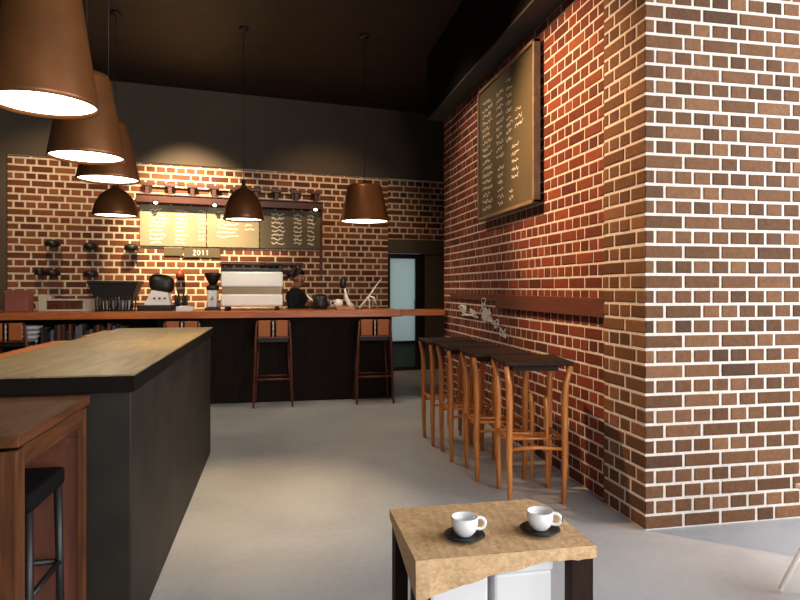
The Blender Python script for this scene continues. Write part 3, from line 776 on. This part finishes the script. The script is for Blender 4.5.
# white boxes under it
for (a,b,lab) in ((.457,.645,'left of two white boxes under the foreground table'),(.665,.858,'right of two white boxes under the foreground table')):
    t=thing('white_box',lab,'box',((a+b)/2,2.0,0),0,'white boxes under the foreground table')
    w=(b-a)/2
    f=MB(); f.box(-w,w,-.15,.15,0,.50,b=.01); f.build('box',M['whitebox'],t)
    f=MB(); f.box(-w-.003,w+.003,-.153,.153,.50,.535,b=.006); f.build('lid',M['whitebox'],t)
# cups and saucers
def cup_set(x,y,rz,side,mark):
    sa=MB(); sa.lathe([(.001,0),(.036,0),(.06,.006),(.066,.010),(.064,.013),(.04,.008),(.001,.007)],(0,0,0),40)
    o=sa.build('saucer',M['black'],None,(x,y,TT+.002)); tag(o,f'black saucer under the {side} white cup on the foreground table','saucer','black saucers on the foreground table')
    t=thing('coffee_cup',f'{side} white coffee cup on a black saucer on the foreground table','cup',(x,y,TT+.010),rz,'white cups on the foreground table')
    f=MB(); f.lathe([(.001,0),(.022,0),(.026,.004),(.036,.016),(.0415,.034),(.0425,.060),(.0395,.060),(.038,.034),(.030,.018),(.018,.008),(.001,.007)],(0,0,0),44); f.build('bowl',M['white'],t)
    f=MB(); f.tube([(.049+.0175*math.cos(a)-(.012 if abs(a)>1.9 else 0),0,.037+.018*math.sin(a)) for a in [2.3-4.6*k/16 for k in range(17)]],.0052,10); hd=f.build('handle',M['white'],t)
    if mark:
        f=MB()
        for dz,w in ((.043,.006),(.037,.009),(.031,.006)): f.box(.068,.0725,-w*.6,w*.6,dz-.0025,dz+.0025,b=.0008)
        f.build('emblem',M['black'],hd)
cup_set(.585,1.907,math.radians(-8),'left',False)
cup_set(.842,1.907,math.radians(-25),'right',True)

# ------------------------------------------------------------------ white folding chair whose leg enters at the right edge
t=thing('folding_chair','white metal folding chair mostly outside the frame, its leg at the lower right corner','chair',(2.52,2.5,0))
def g(x,y,z): return (x-2.52,y-2.5,z)
for yy in (2.46,2.08):
    f=MB(); f.tube([g(2.262,yy,.01),g(2.62,yy,.55)],.012,10); f.build('leg',M['whitemetal'],t)
    f=MB(); f.tube([g(2.80,yy+.03,.01),g(2.44,yy+.03,.50)],.012,10); f.build('leg',M['whitemetal'],t)
    f=MB(); f.tube([g(2.62,yy,.55),g(2.78,yy,.85)],.012,10); f.build('back_post',M['whitemetal'],t)
f=MB(); f.box(-.14,.26,-.45,.0,.46,.485,b=.008); f.build('seat',M['whitemetal'],t)
f=MB(); f.box(.20,.25,-.44,-.02,.70,.86,b=.008); f.build('backrest',M['whitemetal'],t)

# ------------------------------------------------------------------ pendant lamps
LAMPS=[]
def pendant(x,y,kind,label,rim=.215,h=.41,rtop=.105,zr=2.18,power=14,tilt=0):
    t=thing('pendant_lamp',label,'lamp',(x,y,CEIL),0,'brown pendant lamps')
    z=zr-CEIL
    f=MB()
    if kind=='cone':
        prof=[(rim,0),(rim*.985,.02),(rtop+.004,h-.03),(rtop-.01,h),(.02,h+.012),(.001,h+.012),(.001,h+.006),(rtop-.02,h-.008),(rim-.012,.02),(rim-.006,0),(rim,0)]
    else:
        pr=[(1,0),(.985,.1),(.93,.3),(.83,.48),(.68,.65),(.48,.79),(.27,.88),(.15,.93),(.12,1.0)]
        prof=[(rim*a,h*b) for a,b in pr]+[(.001,h),(.001,h*.97)]+[(max(rim*a-.008,.002),h*b-.004) for a,b in reversed(pr[:-2])]+[(rim,0)]
    f.lathe(prof,(0,0,z),48); sh=f.build('lamp_shade',M['bronze'],t)
    f=MB(); rr=rim*.95; f.lathe([(.001,.012),(rr*.6,.012),(rr,.016),(rr,.022),(.001,.022)],(0,0,z),40); f.build('diffuser',M['bulb'],sh)
    f=MB(); f.lathe([(.001,h),(.022,h),(.022,h+.05),(.008,h+.07),(.001,h+.07)],(0,0,z),16); f.build('cap',M['black'],t)
    f=MB(); f.tube([(0,0,z+h+.06),(0,0,-.02)],.004,6); f.build('cable',M['black'],t)
    f=MB(); f.lathe([(.001,-.03),(.05,-.025),(.055,0),(.001,0)],(0,0,0),20); f.build('ceiling_rose',M['black'],t)
    L=bpy.data.lights.new('pendant_light','SPOT'); L.energy=power; L.color=(1,.78,.52); L.spot_size=math.radians(150); L.spot_blend=.6; L.shadow_soft_size=.12
    lo=bpy.data.objects.new('pendant_light',L); COL.objects.link(lo); lo.location=(x,y,zr-.01)
    return t
pendant(-.985,2.90,'cone','largest brown cone pendant lamp at the top left corner, nearest the camera',h=.62,rtop=.125)
pendant(-1.13,4.02,'cone','second nearest brown cone pendant lamp over the slate counter',h=.50,rtop=.13)
pendant(-1.21,4.82,'cone','third nearest brown cone pendant lamp, farthest of those over the slate counter',h=.42,rtop=.125)
pendant(-1.73,7.18,'bell','small brown bell pendant lamp over the bar at left, below the row of cones',rim=.235,h=.33)
pendant(-.39,7.32,'bell','brown bell pendant lamp hanging in front of the menu board',rim=.23,h=.40)
pendant(1.0,7.27,'cone','brown cone pendant lamp over the right part of the bar',rim=.29,h=.43,rtop=.20)

# ------------------------------------------------------------------ lights
def aim(o,tgt):
    d=(Vector(tgt)-o.location).normalized(); o.rotation_euler=d.to_track_quat('-Z','Y').to_euler()
def spot(name,loc,tgt,e,c,size,blend=.6,soft=.08):
    L=bpy.data.lights.new(name,'SPOT'); L.energy=e; L.color=c; L.spot_size=math.radians(size); L.spot_blend=blend; L.shadow_soft_size=soft
    o=bpy.data.objects.new(name,L); COL.objects.link(o); o.location=loc; aim(o,tgt); return o
def area(name,loc,tgt,e,c,sx,sy):
    L=bpy.data.lights.new(name,'AREA'); L.energy=e; L.color=c; L.shape='RECTANGLE'; L.size=sx; L.size_y=sy
    o=bpy.data.objects.new(name,L); COL.objects.link(o); o.location=loc; aim(o,tgt); return o
spot('wall_spot',(.1,4.9,4.2),(2.08,4.2,2.3),900,(1,.60,.32),58,.9,.08)
spot('wall_spot',(.5,6.4,4.2),(2.08,6.2,1.9),170,(1,.70,.46),80,.9,.08)  # second spot added to brighten the dim far stretch, no fixture
spot('back_wall_spot',(-1.3,8.0,4.1),(-1.25,9.75,2.3),1500,(1,.76,.46),58,1)
spot('back_wall_spot',(-2.9,7.8,4.1),(-2.9,9.5,2.0),170,(1,.70,.40),80,.9)
spot('back_wall_spot',(.7,8.2,4.1),(.8,10.05,2.0),130,(1,.66,.38),80,.9)
spot('floor_spot',(-.05,4.5,4.25),(-.25,4.1,0),540,(1,.70,.36),37,1)
area('shopfront_daylight',(3.0,-3.6,2.4),(2.2,3,.4),330,(1,.985,.96),4.5,3.0)
area('side_daylight_fill',(5.3,.9,2.9),(1.9,2.3,0),270,(.97,.98,1),3.4,2.4)  # unseen area light added to brighten floor and table, no window there
area('door_daylight',tuple(W(BL+.28,-.7,1.3)),tuple(W(BL+.28,0,1.2)),4.5,(1,.98,.95),.9,1.8)
w=bpy.data.worlds.new('World'); S.world=w; w.use_nodes=True
w.node_tree.nodes['Background'].inputs['Color'].default_value=(.78,.88,1,1); w.node_tree.nodes['Background'].inputs['Strength'].default_value=.5

# ------------------------------------------------------------------ camera
cam=bpy.data.cameras.new('Camera'); co=bpy.data.objects.new('Camera',cam); COL.objects.link(co)
co.location=(0,0,1.4); co.rotation_euler=(PI/2,0,-CAMYAW)
cam.sensor_width=36; cam.lens=620/800*36; cam.shift_y=-12/800; cam.clip_start=.05
S.camera=co
vs=S.view_settings; vs.view_transform='Standard'; vs.look='None'; vs.gamma=1; vs.exposure=0; vs.use_curve_mapping=False
